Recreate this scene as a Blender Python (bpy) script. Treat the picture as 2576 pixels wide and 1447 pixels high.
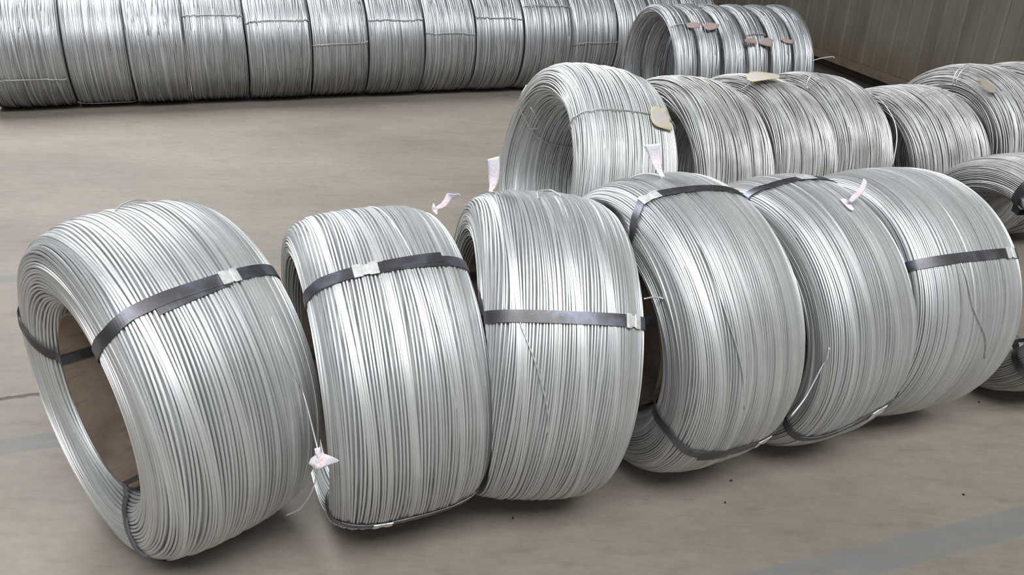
import bpy, math
import numpy as np
from mathutils import Vector, Matrix

for o in list(bpy.data.objects):
    bpy.data.objects.remove(o)
SC = bpy.context.scene
COL = SC.collection
R_ = math.radians

# ------------------------------------------------------------------ camera
FPX, PITCH, ROLL, CAMH = 2004.82, R_(24.774), R_(2.215), 1.15
cam = bpy.data.cameras.new('camera')
cam.sensor_fit = 'HORIZONTAL'
cam.sensor_width = 36.0
cam.lens = FPX * 36.0 / 2576.0
cam.clip_end = 200
camo = bpy.data.objects.new('camera', cam)
COL.objects.link(camo)
fw = Vector((0, math.cos(PITCH), -math.sin(PITCH)))
up0 = Vector((0, math.sin(PITCH), math.cos(PITCH)))
rt0 = Vector((1, 0, 0))
rt = rt0 * math.cos(ROLL) + up0 * math.sin(ROLL)
up = up0 * math.cos(ROLL) - rt0 * math.sin(ROLL)
M = Matrix((rt, up, -fw)).transposed().to_4x4()
M.translation = Vector((0, 0, CAMH))
camo.matrix_world = M
SC.camera = camo

# ------------------------------------------------------------------ world, lamps, exposure
SC.view_settings.view_transform = 'Standard'
SC.view_settings.look = 'None'
SC.view_settings.gamma = 1.0
SC.view_settings.use_curve_mapping = False
SC.view_settings.exposure = 0.0

w = bpy.data.worlds.new('hall_air')
SC.world = w
w.use_nodes = True
bg = w.node_tree.nodes['Background']
bg.inputs['Color'].default_value = (0.86, 0.93, 1.0, 1)
bg.inputs['Strength'].default_value = 0.085


def area(name, loc, target, sx, sy, power, color):
    l = bpy.data.lights.new(name, 'AREA')
    l.shape = 'RECTANGLE'
    l.size, l.size_y, l.energy, l.color = sx, sy, power, color
    o = bpy.data.objects.new(name, l)
    COL.objects.link(o)
    o.location = loc
    o.rotation_euler = (Vector(target) - Vector(loc)).to_track_quat('-Z', 'Y').to_euler()
    return o


# hall roof skylight, back gate daylight, and two added unseen fill lamps
area('front_fill', (2.2, -8.6, 5.4), (0.4, 2.0, 0.3), 9.0, 3.0, 130, (0.97, 0.985, 1.0))  # weak added fill from the front, no window known there
area('overhead_light', (1.6, -3.4, 8.4), (0.5, 1.4, 0), 9.0, 3.4, 1200, (0.97, 0.985, 1.0))
area('overhead_light', (-3.8, 5.8, 4.6), (-3.0, 4.4, 0), 2.4, 4.6, 430, (0.95, 0.975, 1.0))  # added unseen fill to lift the back-left floor
area('back_gate_daylight', (-6.0, 15.0, 4.2), (-1.5, 3.0, 0.2), 6.0, 4.4, 110, (0.92, 0.965, 1.0))

# ------------------------------------------------------------------ material helpers


def mat(name):
    m = bpy.data.materials.new(name)
    m.use_nodes = True
    nt = m.node_tree
    return m, nt, nt.nodes['Principled BSDF']


def N(nt, t, **kw):
    n = nt.nodes.new(t)
    for k, v in kw.items():
        if k in n.inputs:
            n.inputs[k].default_value = v
        else:
            setattr(n, k, v)
    return n


def ramp(nt, fac, stops):
    r = nt.nodes.new('ShaderNodeValToRGB')
    e = r.color_ramp.elements
    while len(e) < len(stops):
        e.new(0.5)
    for i, (p, c) in enumerate(stops):
        e[i].position = p
        e[i].color = (*c, 1) if len(c) == 3 else c
    nt.links.new(fac, r.inputs[0])
    return r.outputs[0]


def mix(nt, fac, a, b, blend='MIX'):
    n = nt.nodes.new('ShaderNodeMix')
    n.data_type = 'RGBA'
    n.blend_type = blend
    for sock, v in ((n.inputs[0], fac), (n.inputs[6], a), (n.inputs[7], b)):
        if isinstance(v, (int, float)):
            sock.default_value = v
        elif isinstance(v, tuple):
            sock.default_value = (*v, 1)
        else:
            nt.links.new(v, sock)
    return n.outputs[2]


def math_(nt, op, a, b=None, clamp=False):
    n = nt.nodes.new('ShaderNodeMath')
    n.operation = op
    n.use_clamp = clamp
    for i, v in enumerate((a, b)):
        if v is None:
            continue
        if isinstance(v, (int, float)):
            n.inputs[i].default_value = v
        else:
            nt.links.new(v, n.inputs[i])
    return n.outputs[0]


def coords(nt, kind='Object', scale=(1, 1, 1), rot=(0, 0, 0)):
    tc = nt.nodes.new('ShaderNodeTexCoord')
    mp = nt.nodes.new('ShaderNodeMapping')
    mp.inputs['Scale'].default_value = scale
    mp.inputs['Rotation'].default_value = rot
    nt.links.new(tc.outputs[kind], mp.inputs[0])
    return mp.outputs[0]


def noise(nt, vec, scale, detail=4, rough=0.55, out='Fac'):
    n = N(nt, 'ShaderNodeTexNoise', Scale=scale, Detail=detail, Roughness=rough)
    nt.links.new(vec, n.inputs['Vector'])
    return n.outputs[out]


def wire_material(name, dark, light, dirt, dirt_amt, rough, metallic=0.9, lo=0.45, hi=0.75):
    m, nt, p = mat(name)
    a = N(nt, 'ShaderNodeAttribute')
    a.attribute_name = 'tone'
    c = ramp(nt, a.outputs['Fac'], [(0.0, dark), (1.0, light)])
    v = coords(nt)
    n1 = noise(nt, v, 7.0, 5, 0.6)
    d = ramp(nt, n1, [(lo, (0, 0, 0)), (hi, (1, 1, 1))])
    dd = math_(nt, 'MULTIPLY', d, dirt_amt)
    nt.links.new(mix(nt, dd, c, dirt), p.inputs['Base Color'])
    p.inputs['Metallic'].default_value = metallic
    n2 = noise(nt, v, 160.0, 2, 0.5)
    r = math_(nt, 'ADD', math_(nt, 'MULTIPLY', n2, 0.16), rough - 0.08)
    nt.links.new(r, p.inputs['Roughness'])
    return m


M_WIRE = wire_material('galvanised_wire', (0.56, 0.585, 0.59), (0.79, 0.80, 0.795), (0.46, 0.45, 0.42), 0.35, 0.50, 0.77)
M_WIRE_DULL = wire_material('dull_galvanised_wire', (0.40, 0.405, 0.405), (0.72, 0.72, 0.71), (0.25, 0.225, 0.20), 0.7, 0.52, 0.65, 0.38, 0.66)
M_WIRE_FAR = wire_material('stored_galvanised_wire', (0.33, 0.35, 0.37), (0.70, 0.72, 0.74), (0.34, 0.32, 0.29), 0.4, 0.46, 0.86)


def make_strap_mat():
    m, nt, p = mat('blued_steel_strap')
    v = coords(nt)
    n1 = noise(nt, v, 14.0, 3, 0.5)
    c = ramp(nt, n1, [(0.30, (0.075, 0.072, 0.074)), (0.48, (0.11, 0.105, 0.115)), (0.58, (0.17, 0.185, 0.225)), (0.68, (0.12, 0.125, 0.13))])
    n2 = noise(nt, v, 220.0, 2, 0.7)
    s = ramp(nt, n2, [(0.70, (0, 0, 0)), (0.74, (1, 1, 1))])
    nt.links.new(mix(nt, s, c, (0.35, 0.35, 0.36)), p.inputs['Base Color'])
    p.inputs['Metallic'].default_value = 0.7
    p.inputs['Roughness'].default_value = 0.40
    return m


M_STRAP = make_strap_mat()


def make_seal_mat():
    m, nt, p = mat('zinc_strap_seal')
    v = coords(nt)
    c = ramp(nt, noise(nt, v, 90.0, 4, 0.6), [(0.3, (0.62, 0.63, 0.61)), (0.6, (0.84, 0.85, 0.83))])
    nt.links.new(c, p.inputs['Base Color'])
    p.inputs['Metallic'].default_value = 0.45
    p.inputs['Roughness'].default_value = 0.42
    return m


M_SEAL = make_seal_mat()


def make_card_core():
    m, nt, p = mat('cardboard_liner')
    v = coords(nt)
    big = ramp(nt, noise(nt, v, 6.0, 5, 0.6), [(0.3, (0.105, 0.075, 0.055)), (0.52, (0.195, 0.146, 0.108)), (0.75, (0.25, 0.196, 0.150))])
    v2 = coords(nt, scale=(3, 14, 14))
    st = ramp(nt, noise(nt, v2, 3.0, 6, 0.65), [(0.54, (0, 0, 0)), (0.66, (1, 1, 1))])
    nt.links.new(mix(nt, math_(nt, 'MULTIPLY', st, 0.7), big, (0.10, 0.075, 0.055)), p.inputs['Base Color'])
    p.inputs['Roughness'].default_value = 0.85
    return m


M_CORE = make_card_core()


def make_paper():
    m, nt, p = mat('white_tag_paper')
    uv = coords(nt, 'UV')
    sep = N(nt, 'ShaderNodeSeparateXYZ')
    nt.links.new(uv, sep.inputs[0])
    uvs = coords(nt, 'UV', scale=(4, 11, 1))
    red_n = ramp(nt, noise(nt, uvs, 1.5, 5, 0.75), [(0.48, (0, 0, 0)), (0.53, (1, 1, 1))])
    # red stamped band in the lower middle, faint one above
    band = ramp(nt, sep.outputs[1], [(0.26, (0, 0, 0)), (0.32, (1, 1, 1)), (0.50, (1, 1, 1)), (0.54, (0.45, 0.45, 0.45)), (0.80, (0.3, 0.3, 0.3)), (0.84, (0, 0, 0))])
    rf = math_(nt, 'MULTIPLY', math_(nt, 'MULTIPLY', red_n, band), 0.5)
    c = mix(nt, rf, (0.80, 0.78, 0.83), (0.72, 0.16, 0.17))
    uvb = coords(nt, 'UV', scale=(9, 14, 1), rot=(0, 0, 0.5))
    blue_n = ramp(nt, noise(nt, uvb, 1.2, 3, 0.6), [(0.56, (0, 0, 0)), (0.59, (1, 1, 1)), (0.63, (0, 0, 0))])
    band2 = ramp(nt, sep.outputs[1], [(0.55, (0, 0, 0)), (0.60, (1, 1, 1)), (0.9, (1, 1, 1)), (0.93, (0, 0, 0))])
    bf = math_(nt, 'MULTIPLY', math_(nt, 'MULTIPLY', blue_n, band2), 0.8)
    nt.links.new(mix(nt, bf, c, (0.16, 0.17, 0.42)), p.inputs['Base Color'])
    p.inputs['Roughness'].default_value = 0.75
    return m


M_PAPER = make_paper()


def make_label_card(name, border, centre, ink):
    m, nt, p = mat(name)
    uv = coords(nt, 'UV')
    sep = N(nt, 'ShaderNodeSeparateXYZ')
    nt.links.new(uv, sep.inputs[0])
    eu = math_(nt, 'ABSOLUTE', math_(nt, 'SUBTRACT', sep.outputs[0], 0.5))
    ev = math_(nt, 'ABSOLUTE', math_(nt, 'SUBTRACT', sep.outputs[1], 0.5))
    e = math_(nt, 'MAXIMUM', eu, ev)
    nz = noise(nt, coords(nt, 'UV', scale=(5, 5, 1)), 2.0, 3)
    e2 = math_(nt, 'ADD', e, math_(nt, 'MULTIPLY', math_(nt, 'SUBTRACT', nz, 0.5), 0.12))
    f = ramp(nt, e2, [(0.36, (0, 0, 0)), (0.42, (1, 1, 1))])
    c = mix(nt, f, centre, border)
    # rows of faint printed marks
    w_ = N(nt, 'ShaderNodeTexWave', Scale=1.6, Distortion=4.0, Detail=3.0)
    w_.inputs['Detail Scale'].default_value = 4.0
    nt.links.new(coords(nt, 'UV', scale=(5, 3, 1)), w_.inputs[0])
    k = ramp(nt, w_.outputs['Fac'], [(0.88, (0, 0, 0)), (0.95, (1, 1, 1))])
    k2 = math_(nt, 'MULTIPLY', math_(nt, 'MULTIPLY', k, math_(nt, 'SUBTRACT', 1.0, f)), 0.55)
    nt.links.new(mix(nt, k2, c, ink), p.inputs['Base Color'])
    p.inputs['Roughness'].default_value = 0.6
    return m


M_CARD = make_label_card('yellow_edged_card', (0.62, 0.56, 0.30), (0.58, 0.53, 0.50), (0.22, 0.20, 0.20))
M_CARD_PINK = make_label_card('faded_pink_card', (0.36, 0.27, 0.24), (0.40, 0.30, 0.28), (0.22, 0.17, 0.16))
M_CARD_DIRTY = make_label_card('dirty_yellow_card', (0.34, 0.32, 0.20), (0.30, 0.26, 0.22), (0.16, 0.13, 0.11))


def make_floor():
    m, nt, p = mat('worn_concrete')
    tc = nt.nodes.new('ShaderNodeTexCoord')
    P = tc.outputs['Object']
    ang = -R_(19.3)

    def mp(scale, rot=ang):
        n = nt.nodes.new('ShaderNodeMapping')
        n.inputs['Scale'].default_value = scale
        n.inputs['Rotation'].default_value = (0, 0, rot)
        nt.links.new(P, n.inputs[0])
        return n.outputs[0]
    base = ramp(nt, noise(nt, mp((0.5, 0.9, 1)), 1.6, 6, 0.6), [(0.3, (0.212, 0.182, 0.153)), (0.5, (0.258, 0.225, 0.190)), (0.7, (0.298, 0.262, 0.224))])
    streak = ramp(nt, noise(nt, mp((1.8, 5.5, 1)), 4.5, 9, 0.74), [(0.30, (0.83, 0.82, 0.81)), (0.5, (1, 1, 1)), (0.70, (1.07, 1.06, 1.05))])
    c = mix(nt, 1.0, base, streak, 'MULTIPLY')
    fine = ramp(nt, noise(nt, mp((1, 2.2, 1)), 26.0, 7, 0.75), [(0.3, (0.80, 0.80, 0.80)), (0.7, (1.10, 1.10, 1.10))])
    c = mix(nt, 0.6, c, fine, 'MULTIPLY')
    # dark scuffs
    sc = ramp(nt, noise(nt, mp((2.0, 9.0, 1)), 2.3, 6, 0.75), [(0.62, (0, 0, 0)), (0.72, (1, 1, 1))])
    c = mix(nt, math_(nt, 'MULTIPLY', sc, 0.26), c, (0.16, 0.13, 0.11))
    # rows of faded blue-grey painted lines
    sep = N(nt, 'ShaderNodeSeparateXYZ')
    nt.links.new(mp((1, 1, 1)), sep.inputs[0])
    wob = math_(nt, 'MULTIPLY', math_(nt, 'SUBTRACT', noise(nt, mp((1, 1, 1)), 5.0, 4), 0.5), 0.02)
    yy = math_(nt, 'ADD', sep.outputs[1], wob)
    rough_n = noise(nt, mp((1.0, 2.5, 1)), 9.0, 6, 0.7)
    ca, sa = math.cos(ang), math.sin(ang)

    def line(px, py, half):
        off = sa * px + ca * py
        d = math_(nt, 'ABSOLUTE', math_(nt, 'SUBTRACT', yy, off))
        return ramp(nt, math_(nt, 'DIVIDE', d, half), [(0.82, (1, 1, 1)), (1.0, (0, 0, 0))])
    l1 = line(-1.115, 1.52, 0.036)
    l2 = line(-1.28, 2.547, 0.036)
    l3 = line(0.88, 1.294, 0.040)
    L = math_(nt, 'MAXIMUM', math_(nt, 'MAXIMUM', l1, math_(nt, 'MULTIPLY', l2, 0.7)), l3)
    worn = ramp(nt, rough_n, [(0.30, (0.25, 0.25, 0.25)), (0.55, (0.85, 0.85, 0.85))])
    c = mix(nt, math_(nt, 'MULTIPLY', math_(nt, 'MULTIPLY', L, worn), 0.85), c, (0.165, 0.180, 0.182))
    # joint / crack
    offc = sa * -1.24 + ca * 1.712
    wc = math_(nt, 'MULTIPLY', math_(nt, 'SUBTRACT', noise(nt, mp((1, 1, 1)), 8.0, 6, 0.7), 0.5), 0.05)
    dc = math_(nt, 'ABSOLUTE', math_(nt, 'SUBTRACT', math_(nt, 'ADD', sep.outputs[1], wc), offc))
    ck = ramp(nt, dc, [(0.0, (1, 1, 1)), (0.0045, (0.8, 0.8, 0.8)), (0.0085, (0, 0, 0))])
    xr = ca * -0.9 - sa * 1.7
    ckm = math_(nt, 'MULTIPLY', ck, math_(nt, 'LESS_THAN', sep.outputs[0], xr))
    c = mix(nt, math_(nt, 'MULTIPLY', ckm, 0.85), c, (0.06, 0.055, 0.05))
    # ragged near-black band along the foot of the sheet wall
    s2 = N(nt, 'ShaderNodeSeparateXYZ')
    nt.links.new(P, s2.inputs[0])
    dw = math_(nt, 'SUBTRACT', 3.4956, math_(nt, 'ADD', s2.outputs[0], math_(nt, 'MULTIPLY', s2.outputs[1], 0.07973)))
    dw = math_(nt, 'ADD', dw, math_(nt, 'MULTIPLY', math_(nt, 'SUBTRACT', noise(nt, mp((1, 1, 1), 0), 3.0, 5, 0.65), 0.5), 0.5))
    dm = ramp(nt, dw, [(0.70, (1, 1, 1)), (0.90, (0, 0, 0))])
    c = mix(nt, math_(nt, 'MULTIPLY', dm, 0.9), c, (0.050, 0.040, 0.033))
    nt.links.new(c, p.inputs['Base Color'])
    p.inputs['Roughness'].default_value = 0.68
    p.inputs['Specular IOR Level'].default_value = 0.35
    b = N(nt, 'ShaderNodeBump', Strength=0.25, Distance=0.004)
    nt.links.new(noise(nt, mp((1.4, 5.0, 1)), 8.0, 8, 0.7), b.inputs['Height'])
    b2 = N(nt, 'ShaderNodeBump', Strength=0.6, Distance=0.01)
    b2.invert = True
    nt.links.new(ckm, b2.inputs['Height'])
    nt.links.new(b.outputs[0], b2.inputs['Normal'])
    nt.links.new(b2.outputs[0], p.inputs['Normal'])
    return m


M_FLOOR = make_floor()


def make_wall():
    m, nt, p = mat('dirty_painted_sheet')
    v = coords(nt, 'Object', scale=(1, 1, 0.35))
    c = ramp(nt, noise(nt, v, 3.0, 6, 0.65), [(0.30, (0.105, 0.088, 0.064)), (0.5, (0.150, 0.136, 0.102)), (0.72, (0.172, 0.166, 0.132))])
    sep = N(nt, 'ShaderNodeSeparateXYZ')
    nt.links.new(coords(nt, 'Object'), sep.inputs[0])
    rz = math_(nt, 'ADD', sep.outputs[2], math_(nt, 'MULTIPLY', math_(nt, 'SUBTRACT', noise(nt, v, 5.0, 5, 0.7), 0.5), 0.5))
    rust = ramp(nt, rz, [(0.12, (1, 1, 1)), (0.42, (0, 0, 0))])
    c2 = mix(nt, math_(nt, 'MULTIPLY', rust, 0.7), c, (0.115, 0.072, 0.045))
    nt.links.new(c2, p.inputs['Base Color'])
    p.inputs['Roughness'].default_value = 0.6
    b = N(nt, 'ShaderNodeBump', Strength=0.3, Distance=0.01)
    nt.links.new(noise(nt, v, 4.0, 4), b.inputs['Height'])
    nt.links.new(b.outputs[0], p.inputs['Normal'])
    return m


M_WALL = make_wall()


def make_rail():
    m, nt, p = mat('rusty_base_channel')
    v = coords(nt)
    c = ramp(nt, noise(nt, v, 9.0, 6, 0.65), [(0.3, (0.10, 0.075, 0.055)), (0.55, (0.15, 0.105, 0.072)), (0.75, (0.17, 0.14, 0.105))])
    nt.links.new(c, p.inputs['Base Color'])
    p.inputs['Roughness'].default_value = 0.7
    p.inputs['Metallic'].default_value = 0.2
    return m


M_RAIL = make_rail()


def make_chip():
    m, nt, p = mat('dark_chip')
    v = coords(nt)
    c = ramp(nt, noise(nt, v, 200.0, 3), [(0.3, (0.015, 0.013, 0.012)), (0.7, (0.05, 0.045, 0.04))])
    nt.links.new(c, p.inputs['Base Color'])
    p.inputs['Roughness'].default_value = 0.9
    return m


M_CHIP = make_chip()

# ------------------------------------------------------------------ mesh helpers


def new_mesh(name, verts, faces, material, smooth=True, tone=None, uv=None):
    """verts (n,3) array; faces (m,4) or (m,3) array or list of tuples"""
    me = bpy.data.meshes.new(name)
    verts = np.asarray(verts, dtype=np.float32)
    if isinstance(faces, np.ndarray):
        k = faces.shape[1]
        me.vertices.add(len(verts))
        me.vertices.foreach_set('co', verts.ravel())
        me.loops.add(faces.size)
        me.loops.foreach_set('vertex_index', faces.astype(np.int32).ravel())
        me.polygons.add(len(faces))
        me.polygons.foreach_set('loop_start', np.arange(0, faces.size, k, dtype=np.int32))
        me.update(calc_edges=True)
    else:
        me.from_pydata(verts.tolist(), [], faces)
        me.update()
    if smooth:
        me.polygons.foreach_set('use_smooth', np.ones(len(me.polygons), dtype=bool))
    if tone is not None:
        a = me.attributes.new('tone', 'FLOAT', 'POINT')
        a.data.foreach_set('value', np.asarray(tone, dtype=np.float32))
    if uv is not None:
        l = me.uv_layers.new(name='UVMap')
        li = np.empty(len(me.loops), dtype=np.int32)
        me.loops.foreach_get('vertex_index', li)
        l.data.foreach_set('uv', np.asarray(uv, dtype=np.float32)[li].ravel())
    me.materials.append(material)
    me.validate()
    return me


def link(name, me, parent=None, **props):
    o = bpy.data.objects.new(name, me)
    COL.objects.link(o)
    if parent is not None:
        o.parent = parent
    for k, v in props.items():
        o[k] = v
    return o


def grid_faces(nu, nv, wrap_u=False, wrap_v=False, base=0):
    iu = np.arange(nu if wrap_u else nu - 1)
    iv = np.arange(nv if wrap_v else nv - 1)
    a, b = np.meshgrid(iu, iv, indexing='ij')
    a2, b2 = (a + 1) % nu, (b + 1) % nv
    f = np.stack([a * nv + b, a2 * nv + b, a2 * nv + b2, a * nv + b2], -1).reshape(-1, 4)
    return f + base


NSE = 2.7


class Coil:
    """revolved super-ellipse section; local axis along X, leaning by tilt, standing on z = 0"""

    def __init__(s, R, wd, tilt, tr, nse=NSE):
        s.R, s.w, s.T, s.n = R, wd, R * tr, nse
        s.a = np.array([math.cos(tilt), 0, math.sin(tilt)])
        s.u = np.array([0, 1.0, 0])
        s.v = np.array([-math.sin(tilt), 0, math.cos(tilt)])
        p = np.linspace(0, 2 * np.pi, 2001)
        c, sn = np.cos(p), np.sin(p)
        s.cax = np.sign(c) * np.abs(c) ** (2 / nse) * wd / 2
        s.crd = R - s.T / 2 + np.sign(sn) * np.abs(sn) ** (2 / nse) * s.T / 2
        nx = np.sign(c) * np.abs(c) ** (2 - 2 / nse) / (wd / 2)
        ny = np.sign(sn) * np.abs(sn) ** (2 - 2 / nse) / (s.T / 2)
        l = np.hypot(nx, ny)
        s.nx, s.ny = nx / l, ny / l
        s.psi = np.degrees(p)
        s.len = np.concatenate([[0], np.cumsum(np.hypot(np.diff(s.cax), np.diff(s.crd)))])
        s.perim = s.len[-1]
        th = np.linspace(0, 2 * np.pi, 721)
        lo = 0
        for i in range(0, 2000, 20):
            z = s.cax[i] * s.a[2] - s.crd[i] * abs(s.v[2])
            lo = min(lo, z)
        s.z0 = -lo

    def sec(s, S):
        """section position and outward normal at arc length S (wraps)"""
        S = np.mod(S, s.perim)
        f = lambda y: np.interp(S, s.len, y)
        nx, ny = f(s.nx), f(s.ny)
        l = np.hypot(nx, ny)
        return f(s.cax), f(s.crd), nx / l, ny / l

    def S_of(s, psi):
        return np.interp(np.mod(psi, 360.0), s.psi, s.len)

    def xyz(s, ax, rd, th):
        ax, rd, th = np.broadcast_arrays(ax, rd, th)
        return (ax[..., None] * s.a + rd[..., None] * (np.cos(th)[..., None] * s.u + np.sin(th)[..., None] * s.v)
                + np.array([0, 0, s.z0]))

    def pt(s, psi, th_deg, off=0.0):
        ax, rd, nx, ny = s.sec(s.S_of(np.asarray(psi, float)))
        return s.xyz(ax + nx * off, rd + ny * off, np.radians(th_deg))


def windings(C, d, nseg, strips, seed, amp_group, amp_ind, vary=0.0, ncross=0, material=None, lift=0.25, gapn=0.10, deep=0.80):
    rng = np.random.default_rng(seed)
    # strand spacing
    pos, dia = [], []
    S = 0.0
    while S < C.perim - d * 0.4:
        dd = d * math.exp(rng.normal(0, vary)) if vary else d
        pos.append(S + dd / 2)
        dia.append(dd)
        S += dd * (1.0 + abs(rng.normal(0.0, gapn)))
    k = C.perim / S
    pos = np.array(pos) * k
    dia = np.array(dia)
    n = len(pos)
    th = np.linspace(0, 2 * np.pi, nseg, endpoint=False)
    dS = np.zeros((n, nseg))
    dN = np.zeros((n, nseg))
    sn = pos / C.perim
    for _ in range(10):          # slow drifts shared by neighbouring strands
        m, l = rng.integers(1, 5), rng.integers(0, 20)
        dS += rng.normal(0, amp_group / m ** 0.5 / 2.2) * np.cos(m * th[None] + 2 * np.pi * l * sn[:, None] + rng.uniform(0, 6.28))
        dN += rng.normal(0, amp_group * lift / 2.2) * np.cos(m * th[None] + 2 * np.pi * l * 2 * sn[:, None] + rng.uniform(0, 6.28))
    for m in (1, 2, 3, 5):
        dS += rng.normal(0, amp_ind / m ** 0.5, (n, 1)) * np.cos(m * th[None] + rng.uniform(0, 6.28, (n, 1)))
        dN += rng.normal(0, amp_ind * 0.55 / m ** 0.5, (n, 1)) * np.cos(m * th[None] + rng.uniform(0, 6.28, (n, 1)))
    dN += -d * 0.45 * (rng.random((n, 1)) ** 3)
    dN = np.clip(dN, -0.62 * d, 0.10 * d)
    ax, rd, nx, ny = C.sec(pos[:, None] + dS)
    r = dia[:, None] / 2 * 1.03
    cax, crd = ax + nx * (dN - r), rd + ny * (dN - r)
    ph = np.radians(np.linspace(-112, 112, strips + 1))
    cp, sp = np.cos(ph), np.sin(ph)
    # tangent in the section = (-ny, nx)
    rr = r[..., None]
    vax = cax[..., None] + rr * (cp * nx[..., None] - sp * ny[..., None])
    vrd = crd[..., None] + rr * (cp * ny[..., None] + sp * nx[..., None])
    V = C.xyz(vax, vrd, th[None, :, None])
    q = strips + 1
    f1 = grid_faces(nseg, q, wrap_u=True)
    F = (f1[None] + (np.arange(n) * nseg * q)[:, None, None]).reshape(-1, 4)
    V = V.reshape(-1, 3)
    tone = np.repeat(np.clip(rng.normal(0.55, 0.24, n), 0, 1), nseg * q)
    # a dark under-layer of wire just beneath
    nb = nseg // 2
    tb = np.linspace(0, 2 * np.pi, nb, endpoint=False)
    mb = 2 * int(C.perim / (d * 1.15))
    sb = np.linspace(0, C.perim, mb, endpoint=False)
    zig = np.where(np.arange(mb) % 2 == 0, deep, deep + 0.75) * d
    sb2 = sb[None] + rng.normal(0, d * 0.9) * np.cos(tb + 1.0)[:, None] + rng.normal(0, d * 0.9) * np.cos(2 * tb)[:, None]
    ax, rd, nx, ny = C.sec(sb2)
    B = C.xyz(ax - nx * zig, rd - ny * zig, tb[:, None]).reshape(-1, 3)
    FB = grid_faces(nb, mb, wrap_u=True, wrap_v=True, base=len(V))
    btone = np.tile(np.where(np.arange(mb) % 2 == 0, rng.uniform(0.2, 0.7, mb), 0.0), nb)  # grooves get the lowest tone, shade between strands put into the colour
    # crossing strands that wander over their neighbours
    VS, FS, TS = [V, B], [F, FB], [tone, btone]
    base = len(V) + len(B)
    for _ in range(ncross):
        a0 = rng.uniform(0, 2 * np.pi)
        span = rng.uniform(0.7, 2.4)
        m = 28
        t = np.linspace(0, 1, m)
        S0 = rng.uniform(0, C.perim)
        S_ = S0 + (t - 0.5) * rng.normal(0, 3.0) * d * span
        off = d * 0.55 * np.clip(np.minimum(t, 1 - t) * 6, 0, 1) - d * 0.85
        ax, rd, nx, ny = C.sec(S_)
        p6 = np.radians(np.array([-110, -55, 0, 55, 110]))
        va = (ax + nx * off)[:, None] + d / 2 * (np.cos(p6) * nx[:, None] - np.sin(p6) * ny[:, None])
        vr = (rd + ny * off)[:, None] + d / 2 * (np.cos(p6) * ny[:, None] + np.sin(p6) * nx[:, None])
        VS.append(C.xyz(va, vr, (a0 + t * span)[:, None]).reshape(-1, 3))
        FS.append(grid_faces(m, 5, base=base))
        TS.append(np.full(m * 5, rng.uniform(0.3, 0.7)))
        base += m * 5
    return new_mesh('wire_winding', np.concatenate(VS), np.concatenate(FS), material, True, np.concatenate(TS))


def press(me, e, C, others, gap=0.007):
    """where a coil is squeezed by its neighbour, its strands give way along the neighbour's axis"""
    n = len(me.vertices)
    V = np.empty(n * 3, dtype=np.float32)
    me.vertices.foreach_get('co', V)
    V = V.reshape(-1, 3).astype(float)
    yw = e.rotation_euler[2]
    Rz = np.array([[math.cos(yw), -math.sin(yw), 0], [math.sin(yw), math.cos(yw), 0], [0, 0, 1]])
    W = V @ Rz.T + np.array(e.location)
    for e2, C2 in others:
        y2 = e2.rotation_euler[2]
        R2 = np.array([[math.cos(y2), -math.sin(y2), 0], [math.sin(y2), math.cos(y2), 0], [0, 0, 1]])
        A, U, Vv = R2 @ C2.a, R2 @ C2.u, R2 @ C2.v
        p = W - (np.array(e2.location) + np.array([0, 0, C2.z0]))
        ax = p @ A
        rad = np.hypot(p @ U, p @ Vv)
        rr = np.clip((rad - (C2.R - C2.T / 2)) / (C2.T / 2 + gap), 0, 1)
        b = (C2.w / 2 + gap) * (1 - rr ** C2.n) ** (1 / C2.n)
        hit = (ax > 0) & (ax < b)
        W = W + np.where(hit, b - ax, 0.0)[:, None] * A
    V = (W - np.array(e.location)) @ Rz
    me.vertices.foreach_set('co', V.astype(np.float32).ravel())
    me.update()


def ribbon(C, S, thc, half, off, thick, inner=0.0, core=0.0, closed=False, name='steel_strap', material=None):
    """flat band lying on the coil section: S arc lengths, thc angle (rad), half width (m), off offset from the surface"""
    S = np.asarray(S, float)
    n = len(S)
    thc = np.broadcast_to(thc, (n,))
    half = np.broadcast_to(half, (n,))
    off = np.broadcast_to(off, (n,))
    ax, rd, nx, ny = C.sec(S)
    lowr = np.clip((C.R - C.T * 0.55 - rd) / (C.T * 0.35), 0, 1)
    def ring(extra):
        e = off + extra
        r_ = rd + ny * e - inner * lowr
        if core:
            r_ = np.where((np.abs(ax) < core) & (rd < C.R - C.T / 2), np.minimum(r_, C.R - C.T - 0.0045 - extra), r_)
        return ax + nx * e, r_
    et = -np.sin(thc)[:, None] * C.u + np.cos(thc)[:, None] * C.v
    a0, r0 = ring(0.0)
    a1, r1 = ring(thick)
    p0, p1 = C.xyz(a0, r0, thc), C.xyz(a1, r1, thc)
    h = half[:, None] * et
    V = np.stack([p0 - h, p1 - h, p1 + h, p0 + h], 1).reshape(-1, 3)
    F = grid_faces(n, 4, wrap_u=closed, wrap_v=True)
    F = [tuple(f) for f in F.tolist()]
    if not closed:
        F += [(3, 2, 1, 0), tuple((n - 1) * 4 + i for i in range(4))]
    return new_mesh(name, V, F, material, False)


def catmull(P, k=6):
    P = np.asarray(P, float)
    if len(P) < 3:
        t = np.linspace(0, 1, k + 1)[:, None]
        return P[0] * (1 - t) + P[1] * t
    Q = np.concatenate([[2 * P[0] - P[1]], P, [2 * P[-1] - P[-2]]])
    out = []
    for i in range(1, len(Q) - 2):
        t = np.linspace(0, 1, k, endpoint=False)[:, None]
        a, b, c, d = Q[i - 1], Q[i], Q[i + 1], Q[i + 2]
        out.append(0.5 * (2 * b + (c - a) * t + (2 * a - 5 * b + 4 * c - d) * t ** 2 + (3 * b - a - 3 * c + d) * t ** 3))
    out.append(P[-1:])
    return np.concatenate(out)


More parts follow.
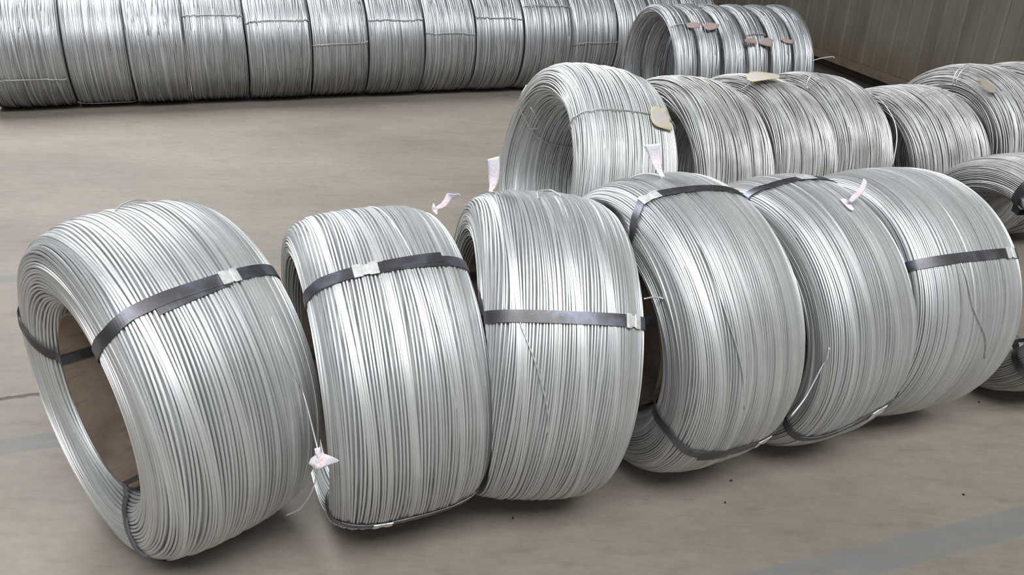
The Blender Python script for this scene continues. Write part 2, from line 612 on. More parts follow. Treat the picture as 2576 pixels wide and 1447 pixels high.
def tube(points, rad, material, name, sides=7, k=6, tone=0.75, caps=True):
    P = catmull(points, k)
    n = len(P)
    T = np.gradient(P, axis=0)
    T /= np.linalg.norm(T, axis=1, keepdims=True) + 1e-12
    ref = np.array([0.13, 0.21, 0.97])
    A = np.cross(T, ref)
    A /= np.linalg.norm(A, axis=1, keepdims=True) + 1e-12
    Bn = np.cross(T, A)
    an = np.linspace(0, 2 * np.pi, sides, endpoint=False)
    V = (P[:, None] + rad * (np.cos(an)[None, :, None] * A[:, None] + np.sin(an)[None, :, None] * Bn[:, None])).reshape(-1, 3)
    F = [tuple(f) for f in grid_faces(n, sides, wrap_v=True).tolist()]
    F += [tuple(range(sides)), tuple((n - 1) * sides + i for i in range(sides))[::-1]]
    return new_mesh(name, V, F, material, True, np.full(len(V), tone))


def sheet(rows, material, name, thick=0.0008, k=5):
    """curled sheet of paper through pairs of points (left, right), with thickness"""
    P = np.asarray(rows, float).reshape(-1, 2, 3)
    n = len(P)
    Lf, Rt = catmull(P[:, 0], k), catmull(P[:, 1], k)
    m = len(Lf)
    q = 5
    t = np.linspace(0, 1, q)
    G = Lf[:, None] * (1 - t)[None, :, None] + Rt[:, None] * t[None, :, None]
    gu, gv = np.gradient(G, axis=0), np.gradient(G, axis=1)
    Nn = np.cross(gu, gv)
    Nn /= np.linalg.norm(Nn, axis=2, keepdims=True) + 1e-12
    A, B = (G + Nn * thick / 2).reshape(-1, 3), (G - Nn * thick / 2).reshape(-1, 3)
    F = grid_faces(m, q)
    F2 = F[:, ::-1] + m * q
    faces = [tuple(f) for f in F.tolist()] + [tuple(f) for f in F2.tolist()]
    rim = [i * q for i in range(m)] + [(m - 1) * q + j for j in range(1, q)] + [i * q + q - 1 for i in range(m - 2, -1, -1)] + list(range(q - 2, 0, -1))
    for a, b in zip(rim, rim[1:] + rim[:1]):
        faces.append((a, a + m * q, b + m * q, b))
    uu, vv = np.meshgrid(np.linspace(0, 1, m), t, indexing='ij')
    uv = np.stack([vv, uu], -1).reshape(-1, 2)
    return new_mesh(name, np.concatenate([A, B]), faces, material, True, None, np.concatenate([uv, uv]))


def box_mesh(name, x0, x1, y0, y1, z0, z1, material):
    V = [(x, y, z) for x in (x0, x1) for y in (y0, y1) for z in (z0, z1)]
    F = [(0, 1, 3, 2), (4, 6, 7, 5), (0, 4, 5, 1), (2, 3, 7, 6), (0, 2, 6, 4), (1, 5, 7, 3)]
    return new_mesh(name, V, F, material, False)


# ------------------------------------------------------------------ the setting
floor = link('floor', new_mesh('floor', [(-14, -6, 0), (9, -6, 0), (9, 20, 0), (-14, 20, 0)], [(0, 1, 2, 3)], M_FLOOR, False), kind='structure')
floor['label'] = 'dusty brown-grey concrete floor with faded blue-grey painted lines'

WO = Vector((3.2916, 2.5588, 0))
wdir = Vector((-0.07948, 0.99684, 0))
wang = math.atan2(wdir.y, wdir.x)
WL, WH = 13.0, 3.2
# wall local frame: X along the wall (away from the camera), Y toward the hall, Z up
wall = link('wall_right', box_mesh('wall_right', -3.0, WL, -0.12, -0.04, 0.0, WH, M_WALL), kind='structure')
wall.location = WO
wall.rotation_euler = (0, 0, wang)
wall['label'] = 'dirty olive-brown ribbed metal sheet wall'
PITCH_P = 0.43
k0 = -13
for i in range(k0, 24):
    s0 = 2.80 + PITCH_P * i
    if s0 < -3.0 or s0 + PITCH_P > WL:
        continue
    prof = [(0.0, 0.0), (0.020, 0.011), (0.090, 0.011), (0.11, 0.0), (0.25, 0.0), (0.262, 0.004), (0.278, 0.004), (0.29, 0.0), (PITCH_P - 0.004, 0.0), (PITCH_P - 0.002, -0.012)]
    prof = [(x + 0.003, y) for x, y in prof]
    V, F = [], []
    n = len(prof)
    for z in (0.13, WH):
        for x, y in prof:
            V.append((s0 + x, y, z))
    for z in (0.13, WH):
        for x, y in prof:
            V.append((s0 + x, y - 0.012, z))
    for j in range(n - 1):
        F.append((j, j + 1, n + j + 1, n + j))
        F.append((2 * n + j + 1, 2 * n + j, 3 * n + j, 3 * n + j + 1))
        F.append((j, 2 * n + j, 2 * n + j + 1, j + 1))
    F += [(0, n, 3 * n, 2 * n), (n - 1, 3 * n - 1, 4 * n - 1, 2 * n - 1)]
    link('wall_panel', new_mesh('wall_panel', V, F, M_WALL, False), wall)

# steel channel along the foot of the wall with an open dark throat below its lip
rail = link('baseboard_right', box_mesh('baseboard_right', -3.0, WL, -0.03, 0.148, 0.112, 0.128, M_RAIL), kind='structure')
rail.location = WO
rail.rotation_euler = (0, 0, wang)
rail['label'] = 'rusty steel channel along the foot of the sheet wall'
link('lip', box_mesh('lip', -3.0, WL, 0.140, 0.152, 0.100, 0.142, M_RAIL), rail)
link('web', box_mesh('web', -3.0, WL, -0.035, -0.028, 0.0, 0.14, M_RAIL), rail)

# ------------------------------------------------------------------ coils
WIRE_D = {}


def coil_thing(key, X, Y, R, wd, yaw, tilt, tr, d, nseg, strips, seed, label, group, material, ag, ai, vary=0.0, ncross=0, core=False, nse=NSE, me=None, lift=0.25, squeeze=(), gapn=0.10, deep=0.80):
    C = Coil(R, wd, tilt, tr, nse)
    e = bpy.data.objects.new('wire_coil', None)
    e.empty_display_size = 0.05
    COL.objects.link(e)
    e.location = (X, Y, 0)
    e.rotation_euler = (0, 0, yaw)
    e['label'], e['category'], e['group'] = label, 'wire coil', group
    if me is None:
        me = windings(C, d, nseg, strips, seed, ag, ai, vary, ncross, material, lift, gapn, deep)
    if squeeze:
        PRESSED.append((key, squeeze))
    link('wire_winding', me, e, kind='stuff')
    if core:
        n = 96
        th = np.linspace(0, 2 * np.pi, n, endpoint=False)
        r = R - C.T
        hw = wd * 0.40
        pr = [(-hw, r + 0.0015), (hw, r + 0.0015), (hw, r - 0.003), (-hw, r - 0.003)]
        V = C.xyz(np.array([p[0] for p in pr])[None], np.array([p[1] for p in pr])[None], th[:, None]).reshape(-1, 3)
        link('cardboard_core', new_mesh('cardboard_core', V, grid_faces(n, 4, wrap_u=True, wrap_v=True), M_CORE, True), e)
        ob = e.children[-1]
        for poly in ob.data.polygons:
            poly.use_smooth = True
        ob.data.set_sharp_from_angle(angle=R_(40))
    e_C[key] = (e, C)
    WIRE_D[key] = d
    return e, C


e_C = {}
PRESSED = []
GF = 'steel banded wire coils in the front row'
FRONT = [
    ('F1', -0.6551, 1.3065, 0.3311, 0.3189, 0.8326, 0.0073, 0.4936, 0.0053, 'nearest and leftmost strapped wire coil, its brown cardboard lined hole in view'),
    ('F2', -0.2683, 1.4074, 0.3182, 0.2964, 0.4045, 0.0077, 0.3568, 0.0048, 'second strapped wire coil from the left, plain rectangular seal on its upper band'),
    ('F3', 0.0419, 1.5004, 0.3251, 0.3077, 0.1792, -0.0911, 0.4028, 0.0043, 'third strapped wire coil from the left, band level across its middle'),
    ('F4', 0.3464, 1.6203, 0.3333, 0.2981, 0.4322, 0.0382, 0.4910, 0.0040, 'fourth strapped wire coil from the left, bands across top and lower front'),
    ('F5', 0.6412, 1.7310, 0.3210, 0.2525, 0.4151, 0.0472, 0.3647, 0.0039, 'fifth strapped wire coil from the left, curled white tag on its right top edge'),
    ('F6', 0.9356, 1.8756, 0.3148, 0.3189, 0.3562, -0.0150, 0.3450, 0.0039, 'sixth strapped wire coil from the left, black band level across its front'),
    ('F7', 1.3691, 2.0216, 0.3230, 0.2752, 0.2610, 0.0056, 0.3609, 0.0042, 'shadowed strapped wire coil cut off by the right edge of the photo'),
]
for i, (k, X, Y, R, wd, yaw, tilt, tr, d, lab) in enumerate(FRONT):
    mt = M_WIRE if i < 6 else M_WIRE_DULL  # F7 gets the darker dull wire, its shadow put into the colour
    coil_thing(k, X, Y, R, wd, yaw, tilt, tr, d, 84 if k == 'F7' else 120, 3, 11 + i, lab, GF, mt, d * 0.85, d * 0.13, 0.0, 6, k != 'F7', nse=2.8, squeeze=[FRONT[i - 1][0]] if i else ())

GM = 'untied loose wire coils in the middle row'
MID = [
    ('M1', 0.2077, 2.5163, 0.3742, 0.3283, 0.3396, -0.1528, 0.3617, 'bright loose wire coil with its wide hole open to the left, behind front row'),
    ('M2', 0.5419, 2.6282, 0.3532, 0.2878, 0.4520, -0.1087, 0.3205, 'loose wire coil directly right of the open leaning one in the middle row'),
    ('M3', 0.8065, 2.8196, 0.3437, 0.2773, 0.5449, -0.1596, 0.2955, 'loose wire coil with a pale yellow card lying on its top, middle row'),
    ('M4', 1.0766, 2.9900, 0.3377, 0.2878, 0.4658, -0.1402, 0.2993, 'loose wire coil with one stray strand arching off its right side'),
    ('M5', 1.4650, 3.0455, 0.3190, 0.3500, 0.3768, 0.0142, 0.3098, 'dusty loose wire coil with dark open hole right of the stray strand coil'),
    ('M6', 1.7760, 3.1750, 0.3530, 0.2880, 0.4100, -0.0500, 0.4500, 'dusty loose wire coil by the sheet wall carrying a dirty yellow card'),
    ('M7', 2.0450, 3.2950, 0.3530, 0.2880, 0.4100, -0.0500, 0.4500, 'dusty loose wire coil nearest the sheet wall, cut by the right photo edge'),
]
for i, (k, X, Y, R, wd, yaw, tilt, tr, lab) in enumerate(MID):
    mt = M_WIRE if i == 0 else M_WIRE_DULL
    coil_thing(k, X, Y, R, wd, yaw, tilt, tr, 0.0043, 88, 3, 41 + i, lab, GM, mt, 0.0085, 0.0018, 0.12, 20, False, squeeze=[MID[i - 1][0]] if i else (), gapn=0.26, lift=0.4, deep=1.25)

# stack of thin coils lying side by side near the wall
GU = 'thin wire coils pushed together by the wall'
UX, UY, UR, UW, UYAW, UTR = 1.1114, 4.7220, 0.381, 0.8531, 0.2859, 0.165
ulabs = ['front thin coil of the tube shaped stack near the wall, its round hole facing left',
         'second thin coil from the hole end of the tube shaped stack',
         'third thin coil from the hole end of the tube shaped stack',
         'fourth thin coil from the hole end of the tube shaped stack',
         'fifth thin coil from the hole end of the tube shaped stack',
         'last thin coil of the tube shaped stack, nearest the sheet wall']
NU = 6
sw = UW / NU
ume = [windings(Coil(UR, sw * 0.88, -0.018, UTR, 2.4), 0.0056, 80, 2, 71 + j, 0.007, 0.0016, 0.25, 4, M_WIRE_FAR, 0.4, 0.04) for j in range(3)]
for i in range(NU):
    off = -UW / 2 + sw * (i + 0.5)
    jx = [0.0, 0.006, -0.004, 0.005, -0.006, 0.0][i]
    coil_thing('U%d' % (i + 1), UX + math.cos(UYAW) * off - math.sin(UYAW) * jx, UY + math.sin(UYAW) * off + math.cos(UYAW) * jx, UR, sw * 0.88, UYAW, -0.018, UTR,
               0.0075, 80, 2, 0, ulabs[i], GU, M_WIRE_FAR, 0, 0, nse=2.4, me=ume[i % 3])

# long row of coils along the back
GB = 'wire coils in the long back row'
B0 = np.array([-2.99, 4.86])
bdir = np.array([math.cos(R_(22.284)), math.sin(R_(22.284))])
bper = np.array([-bdir[1], bdir[0]])
bounds = [-0.170, 0.265, 0.602, 0.922, 1.274, 1.669, 2.033, 2.411, 2.771, 3.124, 3.496, 3.86, 4.136, 4.42, 4.72]
ordn = ['leftmost', 'second', 'third', 'fourth', 'fifth', 'sixth', 'seventh', 'eighth', 'ninth', 'tenth', 'eleventh', 'twelfth', 'thirteenth', 'farthest right']
BR = 0.372
bvar = {}
for i in range(len(bounds) - 1):
    wd = bounds[i + 1] - bounds[i]
    sqb = ('B%d' % (i - 1),) if i else ()
    c = B0 + bdir * (bounds[i] + wd / 2) + bper * (0.04 + [0, .012, -.008, .006, -.006, .01, -.004, .008, 0, -.008, .01, 0, .006, 0][i])
    lab = ('%s wire coil of the long back row counted from the left' % ordn[i]) if i < 13 else 'farthest right wire coil of the back row, behind the tube shaped stack'
    if i == 0:
        lab = 'leftmost wire coil of the long back row, thin tie wire sagging across it'
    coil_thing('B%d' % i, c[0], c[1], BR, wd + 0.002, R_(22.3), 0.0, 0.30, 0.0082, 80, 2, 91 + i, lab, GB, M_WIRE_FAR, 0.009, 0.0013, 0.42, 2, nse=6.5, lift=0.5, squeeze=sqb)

# ------------------------------------------------------------------ straps and seals on the front row


def strap(key, th_list, half=0.0113, label=None):
    """th_list: [(psi, theta_deg)] or a single theta"""
    e, C = e_C[key]
    S = np.linspace(0, C.perim, 168, endpoint=False)
    if isinstance(th_list, (int, float)):
        th = np.full(len(S), R_(th_list))
    else:
        ps = np.array([p for p, t in th_list], float)
        ts = np.array([t for p, t in th_list], float)
        Sp = C.S_of(ps)
        o = np.argsort(Sp)
        Sp, ts = Sp[o], ts[o]
        th = np.radians(np.interp(S, np.r_[Sp[-1] - C.perim, Sp, Sp[0] + C.perim], np.r_[ts[-1], ts, ts[0]]))
    o = link('steel_strap', ribbon(C, S, th, half, 0.0012, 0.0011, inner=0.003, core=C.w * 0.415, closed=True, material=M_STRAP), e)
    return o, C, (S, th)


def seal(so, C, path, psi, length=0.040, half=0.0132, notch=(True, True), rise=0.0028):
    S, th = path
    s0 = C.S_of(psi)
    t = np.array([0, .15, .36, .40, .47, .55, .62, .66, .85, 1.0])
    ss = s0 + (t - 0.5) * length
    tc = np.interp(np.mod(ss, C.perim), S, th)
    hf = np.where((t > .38) & (t < .64), half * 0.80, half)
    of = np.where((t > .38) & (t < .64), rise - 0.0006, rise)
    of = of + 0.0004 * np.sin(t * 9)
    return link('strap_seal', ribbon(C, ss, tc, hf, of, 0.0014, name='strap_seal', material=M_SEAL), so)


def tail(so, C, psis, ths, half=0.0108, off=0.0003, thick=0.0010):
    S = np.linspace(C.S_of(psis[0]), C.S_of(psis[-1]), 14)
    th = np.radians(np.interp(S, [C.S_of(p) for p in psis], ths)) if psis[0] < psis[-1] else np.radians(np.interp(S, [C.S_of(p) for p in psis][::-1], ths[::-1]))
    return link('strap_tail', ribbon(C, S, th, half, off, thick, name='strap_tail', material=M_STRAP), so)


s, C, p = strap('F1', [(159, 131.0), (130, 128.8), (104, 128.2), (37, 127.6), (270, 129)])
seal(s, C, p, 78, 0.032)
tail(s, C, [80, 112], [128.6, 130.6])
# the folded square end of the crimped seal
blk = ribbon(C, C.S_of(81) + np.linspace(-0.0085, 0.0085, 6), R_(128.1), 0.0118, 0.0040, 0.0026, name='seal_fold', material=M_SEAL)
link('seal_fold', blk, s)
strap('F1', [(150, 18.0), (184, 16.0), (202, 12.0), (216, 7.5), (300, 2.0), (90, 16.0)])
strap('F1', [(90, 240.0), (170, 240.0), (196, 241.0), (220, 252.0), (300, 257.0)])
s, C, p = strap('F2', [(156, 121.0), (142, 120.0), (106, 119.0), (88, 118.5), (36, 118.5), (270, 120)])
seal(s, C, p, 101, 0.044)
tail(s, C, [58, 92], [117.0, 118.4], off=0.0020)
s, C, p = strap('F2', [(198, 226.0), (148, 217.0), (102, 218.0), (30, 218.0), (270, 224)])
seal(s, C, p, 106, 0.036)
strap('F2', -18.0)
s, C, p = strap('F3', 143.3)
seal(s, C, p, 46, 0.032)
strap('F3', 24.0)
strap('F3', 262.0)
s, C, p = strap('F4', [(166, 105.5), (132, 98.0), (110, 98.0), (86, 99.5), (48, 102.0), (270, 103)])
seal(s, C, p, 121, 0.042)
s, C, p = strap('F4', [(230, 203.0), (200, 202.0), (170, 199.5), (132, 205.0), (90, 209.0), (60, 209.0), (300, 205)])
seal(s, C, p, 70, 0.036)
tail(s, C, [92, 120], [210.6, 208.2])
strap('F4', -30.0)
s, C, p = strap('F5', [(152, 85.5), (115, 89.0), (88, 87.8), (60, 89.5), (270, 87)])
seal(s, C, p, 82, 0.040)
s, C, p = strap('F5', [(180, 216.2), (144, 217.5), (117, 215.0), (78, 202.3), (30, 200), (270, 210)])
seal(s, C, p, 76, 0.036)
s, C, p = strap('F6', 141.5)
seal(s, C, p, 55, 0.034)
strap('F6', 20.0)
s, C, p = strap('F7', [(199, 104.5), (171, 105.5), (90, 106), (300, 105)])
seal(s, C, p, 120, 0.036)
strap('F7', 215.0)


def loose(key, pts, rad=None, name='loose_wire', tone=0.8, mt=None, world=None, parent=None, k=7):
    e, C = e_C[key]
    P = [C.pt(p, t, o) for p, t, o in pts]
    if world:
        inv = (Matrix.Translation(e.location) @ Matrix.Rotation(e.rotation_euler[2], 4, 'Z')).inverted()
        P += [np.array(inv @ Vector(q)) for q in world]
    P = np.array([np.asarray(q, float).reshape(3) for q in P])
    r = rad or WIRE_D[key] * 0.42
    return link(name, tube(P, r, mt or M_WIRE, name, k=k, tone=tone), e)


# stray wire ends on the front row
loose('F1', [(64, 143, -0.001), (66, 152, .003), (63, 162, .004), (60, 170, .006)], rad=0.0013, world=[(-0.3068, 1.0644, 0.3578)])
loose('F1', [], rad=0.0012, tone=0.3, world=[(-0.3059, 1.0602, 0.3488), (-0.307, 1.0518, 0.3235), (-0.3118, 1.0508, 0.2974), (-0.3201, 1.0464, 0.276), (-0.3407, 1.0523, 0.241), (-0.369, 1.0628, 0.2161)])
loose('F1', [(93, 82, 0.001), (90, 78, .004), (86, 75, .006), (80, 72, .005), (74, 70, 0.0)], rad=0.0011, tone=0.2)
loose('F3', [(118, 144.5, 0), (117, 147, .001), (106, 158, .002), (97, 172, .002), (95, 181, -.0005)], rad=0.0013, tone=0.6)
loose('F3', [(127, 84.8, .002), (129, 100, .003), (130, 115, .003), (132, 128, .002), (133, 142, 0)], rad=0.0019)
loose('F3', [(95, 90, 0.0), (93, 83, .004), (89, 79, .005), (87, 81, .003), (85, 84, 0)], rad=0.0018)
loose('F4', [(110, 124, 0.0), (111, 132, .003), (109, 151, .003), (102, 168, .003), (97, 184, 0)], rad=0.0016, tone=0.5)
loose('F4', [(176, 138.5, -.001), (177, 137.5, .004)], world=[(0.2660, 1.3690, 0.5090), (0.2484, 1.3538, 0.5123)])
loose('F4', [(108, 76, 0.0), (105, 80, .008), (100, 83, .011), (95, 85, .007), (93, 86, 0)], rad=0.0018)
loose('F5', [(156, 166, 0.0), (159, 170.5, .003), (165, 174, .006)], rad=0.0018, world=[(0.6110, 1.3990, 0.2850), (0.5800, 1.3780, 0.2480)])
loose('F6', [(102, 142, 0.0), (100, 150, .003), (96, 162.5, .003), (88, 175, .003), (82, 186, 0)], rad=0.0015, tone=0.5)

# thin tie wires of the middle row


def tie(key, th, psi0=-10, psi1=370, rad=0.0016, wob=2.0, name='tie_wire', off=0.003, inner=0.004, seed=0):
    e, C = e_C[key]
    rng = np.random.default_rng(seed)
    ps = np.linspace(psi0, psi1, 40)
    pts = np.array([C.pt(p, th + wob * math.sin(p / 57.3 + seed) * 0.5 + rng.normal(0, wob * 0.12), off) for p in ps])
    return link(name, tube(pts.reshape(-1, 3), rad, M_WIRE_DULL, name, sides=6, k=3, tone=0.45), e)


tie('M1', 131.5, 0, 250, 0.0021, 1.6, seed=3)
loose('M1', [(170, 52, .004), (183, 48, .016), (190, 42, .012), (205, 36, .006), (225, 30, .004), (243, 22, .004), (265, 16, .004), (290, 15, .003)], rad=0.0021, name='tie_wire')
loose('M1', [(232, 27, .006), (240, 33, .020), (236, 42, .030), (224, 50, .030), (212, 52, .022)], rad=0.0018)
loose('M4', [(40, 112, 0.0), (38, 122, .012), (34, 136, .018), (38, 149, .014), (46, 166, .002)], rad=0.0022)
loose('M4', [(110, 96, -.001), (125, 99.5, .014), (150, 102.0, .018), (170, 103.5, .006), (176, 105, 0)], rad=0.0024, tone=1.0)
for q in (102.0, 105.5):
    loose('M5', [(52, q, 0.0), (60, q + .3, .006), (75, q + .8, .008), (90, q + 1.5, .004), (96, q + 1.8, 0)], rad=0.0017, name='tie_wire', tone=1.0)
for q in (88.0, 91.0):
    loose('M6', [(112, q, 0.0), (125, q + .3, .006), (150, q + .8, .007), (172, q + 1.5, .004), (180, q + 1.8, 0)], rad=0.0017, name='tie_wire', tone=1.0)
loose('M3', [(120, 102, .010), (150, 102, .008), (165, 101.2, .004), (181, 98, .003), (190, 97, .002)], rad=0.0018, name='tie_wire')
tie('B0', 203, 28, 152, 0.0036, 5.0, seed=1)
for key, th, sd in [('B1', 247, 2), ('B3', 151, 3), ('B4', 156, 4), ('B5', 177, 5), ('B6', 153, 6), ('B7', 168, 7), ('B8', 154, 8), ('B9', 142, 9), ('B10', 183, 10)]:
    tie(key, th, 30, 150, 0.0032, 4.0, seed=sd)
tie('U1', 128, 25, 155, 0.0028, 2.0, seed=11)
tie('U4', 137, 25, 155, 0.0028, 2.0, seed=12)
loose('U6', [], rad=0.0026, world=[(1.4997, 4.4754, 0.4545), (1.5953, 4.4997, 0.5072), (1.6597, 4.5081, 0.5252), (1.7030, 4.5106, 0.5307), (1.7119, 4.5080, 0.5251)], tone=0.4)

for key, sq in PRESSED:
    e, C = e_C[key]
    for ch in e.children_recursive:
        if ch.name.split('.')[0] not in ('loose_wire', 'tie_wire'):
            press(ch.data, e, C, [e_C[q] for q in sq], 0.008 if key[0] == 'B' else 0.009)

# ------------------------------------------------------------------ paper tags and label cards


def flat_thing(name, rows, material, label, cat, group, base=None, thick=0.0008):
    rows = np.asarray(rows, float)
    b = np.asarray(base if base is not None else rows.mean(0))
    me = sheet(rows - b, material, name, thick)
    o = link(name, me)
    o.location = b
    o['label'], o['category'], o['group'] = label, cat, group
    return o, b


GT = 'white paper tags wired to the front coils'
T3 = [(-0.0533,1.5220,0.6562),(-0.0447,1.5256,0.6546),(-0.0536,1.5278,0.6569),(-0.0458,1.5321,0.6566),(-0.0533,1.5363,0.6633),(-0.0413,1.5386,0.6589),(-0.0554,1.5410,0.6783),(-0.0355,1.5438,0.6749),(-0.0566,1.5406,0.6965),(-0.0337,1.5448,0.6961),(-0.0577,1.5371,0.7177),(-0.0353,1.5441,0.7231)]
flat_thing('paper_tag', T3, M_PAPER, 'white paper tag standing upright on top of the third strapped coil', 'tag', GT, T3[0])
T2 = [(-0.1527,1.4741,0.6198),(-0.1510,1.4782,0.6192),(-0.1544,1.4804,0.6335),(-0.1510,1.4823,0.6279),(-0.1464,1.4873,0.6388),(-0.1385,1.4881,0.6309),(-0.1401,1.4951,0.6461),(-0.1305,1.4961,0.6387),(-0.1344,1.4978,0.6567),(-0.1235,1.4972,0.6460),(-0.1210,1.4918,0.6581),(-0.1173,1.4930,0.6511),(-0.1120,1.4867,0.6612),(-0.1073,1.4890,0.6568)]
o, b = flat_thing('paper_tag', T2, M_PAPER, 'twisted white paper tag at the right top edge of the second strapped coil', 'tag', GT, T2[0])
T2B = [(-0.1525,1.4741,0.6198),(-0.1514,1.4786,0.6199),(-0.1619,1.4754,0.6296),(-0.1522,1.4796,0.6293),(-0.1615,1.4751,0.6363),(-0.1553,1.4790,0.6352),(-0.1600,1.4800,0.6420),(-0.1592,1.4838,0.6407)]
link('tag_knot', sheet(np.array(T2B) - b, M_PAPER, 'tag_knot'), o)
T4 = [(0.3020,1.6263,0.6701),(0.3137,1.6296,0.6678),(0.2970,1.6320,0.6777),(0.3085,1.6371,0.6793),(0.2880,1.6412,0.6881),(0.3061,1.6481,0.6936),(0.2776,1.6480,0.7077),(0.3034,1.6534,0.7098),(0.2627,1.6455,0.7309),(0.2995,1.6514,0.7342)]
flat_thing('paper_tag', T4, M_PAPER, 'white fan shaped paper tag standing on top of the fourth strapped coil', 'tag', GT, T4[0])
T5 = [(0.7050,1.6216,0.6336),(0.7144,1.6238,0.6288),(0.7142,1.6274,0.6462),(0.7267,1.6286,0.6392),(0.7278,1.6365,0.6517),(0.7390,1.6387,0.6470),(0.7358,1.6477,0.6617),(0.7494,1.6518,0.6609),(0.7408,1.6539,0.6749),(0.7491,1.6557,0.6694)]
o, b = flat_thing('paper_tag', T5, M_PAPER, 'curled white paper tag knotted to the fifth strapped coil', 'tag', GT, T5[0])
T5B = [(0.6954,1.6401,0.6305),(0.6967,1.6302,0.6277),(0.7079,1.6465,0.6307),(0.7001,1.6239,0.6246),(0.7144,1.6389,0.6272),(0.7052,1.6143,0.6201),(0.7187,1.6151,0.6177),(0.7126,1.6097,0.6167)]
link('tag_knot', sheet(np.array(T5B) - b, M_PAPER, 'tag_knot'), o)
T1 = [(-0.3228,1.0613,0.3274),(-0.3194,1.0651,0.3355),(-0.3148,1.0525,0.3298),(-0.3031,1.0618,0.3500),(-0.3042,1.0447,0.3295),(-0.2902,1.0551,0.3521),(-0.2879,1.0508,0.3332),(-0.2797,1.0567,0.3460),(-0.2724,1.0622,0.3341),(-0.2713,1.0628,0.3353)]
o, b = flat_thing('paper_tag', T1, M_PAPER, 'white paper tag hanging low on a wire between the two leftmost coils', 'tag', GT, (-0.3059, 1.0602, 0.3488))
T1N = [(-0.3117,1.0639,0.3567),(-0.3020,1.0648,0.3588),(-0.3105,1.0613,0.3511),(-0.3020,1.0624,0.3537),(-0.3093,1.0597,0.3477),(-0.3026,1.0608,0.3500)]
link('tag_knot', sheet(np.array(T1N) - b, M_PAPER, 'tag_knot'), o)

GC = 'cardboard label cards on the loose coils'
CM1 = [(0.3818,2.3224,0.6633),(0.3811,2.2969,0.6451),(0.3951,2.3429,0.6695),(0.3873,2.2868,0.6330),(0.4181,2.3542,0.6615),(0.4011,2.2867,0.6235),(0.4378,2.3661,0.6523),(0.4234,2.2956,0.6158),(0.4432,2.3381,0.6308),(0.4497,2.3141,0.6059)]
flat_thing('label_card', CM1, M_CARD, 'yellow edged card tied to the right shoulder of the open leaning coil', 'card', GC, None, 0.0015)
CM3 = [(0.7580,2.7353,0.6874),(0.7588,2.7217,0.6807),(0.7768,2.7669,0.6983),(0.7702,2.7041,0.6779),(0.8093,2.7794,0.6990),(0.7906,2.6983,0.6826),(0.8448,2.7911,0.6946),(0.8236,2.7090,0.6865),(0.8849,2.8163,0.6875),(0.8633,2.7393,0.6856),(0.8871,2.7946,0.6858),(0.8778,2.7620,0.6851)]
CM3 = np.array(CM3) + np.array([0, 0, 0.011])
flat_thing('label_card', CM3, M_CARD, 'pale yellow edged card lying flat on top of a loose coil, middle row', 'card', GC, None, 0.0015)
CM6 = [(1.6999,3.0471,0.6775),(1.7019,3.0291,0.6687),(1.7089,3.0336,0.6768),(1.7043,3.0039,0.6509),(1.7226,3.0088,0.6697),(1.7139,2.9818,0.6382),(1.7338,2.9830,0.6560),(1.7249,2.9659,0.6372),(1.7367,2.9699,0.6482),(1.7343,2.9656,0.6404)]
flat_thing('label_card', CM6, M_CARD_DIRTY, 'dirty yellow card on the rightmost loose coil by the wall', 'card', GC, None, 0.0015)
GP = 'faded pink cards on the tube shaped stack'
UC = [
    ([(0.8627,4.3976,0.6879),(0.8643,4.3753,0.6688),(0.9004,4.4115,0.6924),(0.8978,4.3799,0.6664),(0.9376,4.4158,0.6886),(0.9338,4.3909,0.6680)], 'faded pink card high on the stack, leftmost of the five cards'),
    ([(0.9544,4.4169,0.6860),(0.9576,4.3953,0.6668),(0.9970,4.4370,0.6915),(0.9860,4.3926,0.6573),(1.0445,4.4394,0.6836),(1.0357,4.4182,0.6670)], 'faded pink card high on the stack, right of the leftmost one'),
    ([(1.180,4.402,0.618),(1.183,4.396,0.605),(1.210,4.418,0.622),(1.2070,4.4060,0.6002),(1.2409,4.4350,0.6218),(1.2390,4.4116,0.5963),(1.2536,4.4237,0.6019),(1.2519,4.4180,0.5931)], 'faded pink card in the lower trio, left one'),
    ([(1.2730,4.4364,0.6041),(1.2763,4.4291,0.5925),(1.3099,4.4622,0.6228),(1.3083,4.4320,0.5838),(1.3490,4.4654,0.6127),(1.3445,4.4407,0.5791)], 'faded pink card in the lower trio, middle one'),
    ([(1.3930,4.4834,0.6184),(1.3963,4.4796,0.6126),(1.4266,4.4954,0.6181),(1.4218,4.4782,0.5977),(1.4748,4.5056,0.6089),(1.4703,4.4921,0.5928)], 'faded pink card in the lower trio, right one nearest the wall'),
]
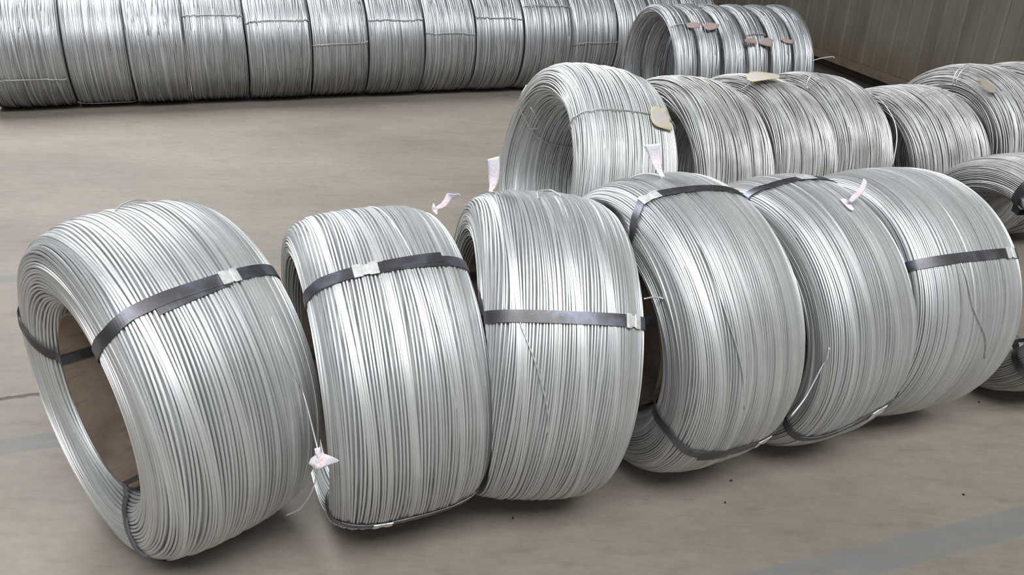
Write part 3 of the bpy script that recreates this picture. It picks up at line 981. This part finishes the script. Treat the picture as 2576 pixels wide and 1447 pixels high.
for rows, lab in UC:
    flat_thing('label_card', rows, M_CARD_PINK, lab, 'card', GP, None, 0.002)

# ------------------------------------------------------------------ loose wire and crumbs on the floor
o = link('wire_offcut', tube([(-0.2768,6.0752,0.0080),(-0.1100,5.8000,0.0040),(-0.06,5.76,0.003),(0.0100,5.7220,0.0030),(0.10,5.64,0.003)][1:], 0.003, M_WIRE_DULL, 'wire_offcut', tone=0.5))
o['label'], o['category'] = 'single thin wire lying on the floor in front of the back row', 'wire'


def chip(x, y, r, seed, lab):
    rng = np.random.default_rng(seed)
    V = []
    for z, k in ((0.0005, 1.0), (0.0035, 0.75)):
        for a in np.linspace(0, 2 * np.pi, 7, endpoint=False):
            q = r * k * rng.uniform(0.7, 1.25)
            V.append((math.cos(a) * q * 1.5, math.sin(a) * q, z * rng.uniform(0.8, 1.3) if z > 0.001 else z))
    F = [tuple(range(6, -1, -1)), tuple(range(7, 14))] + [(j, (j + 1) % 7, 7 + (j + 1) % 7, 7 + j) for j in range(7)]
    o = link('debris_chip', new_mesh('debris_chip', V, F, M_CHIP, False))
    o.location = (x, y, 0)
    o.rotation_euler = (0, 0, seed * 1.3)
    o['label'], o['category'], o['group'] = lab, 'debris', 'tiny dark chips on the floor'


for i, (x, y, r, lab) in enumerate([(0.0206, 1.3259, .0022, 'tiny dark chip on the floor below the third strapped coil'), (1.0417, 1.4619, .0022, 'tiny dark chip on the floor just above the painted line, lower right'), (0.5185, 1.4796, .0026, 'tiny dark chip on the floor below the fourth strapped coil, larger of two'), (0.4873, 1.4024, .0016, 'smallest dark chip on the floor, lower of two below the fourth coil'), (1.2841, 1.8613, .0020, 'tiny dark chip on the floor right of the sixth strapped coil')]):
    chip(x, y, r, i + 1, lab)

bpy.context.view_layer.update()
print('triangles', sum(sum(len(p.vertices) - 2 for p in o.data.polygons) for o in bpy.data.objects if o.type == 'MESH' and len(o.data.polygons) < 5000) + sum(2 * len(o.data.polygons) for o in bpy.data.objects if o.type == 'MESH' and len(o.data.polygons) >= 5000))
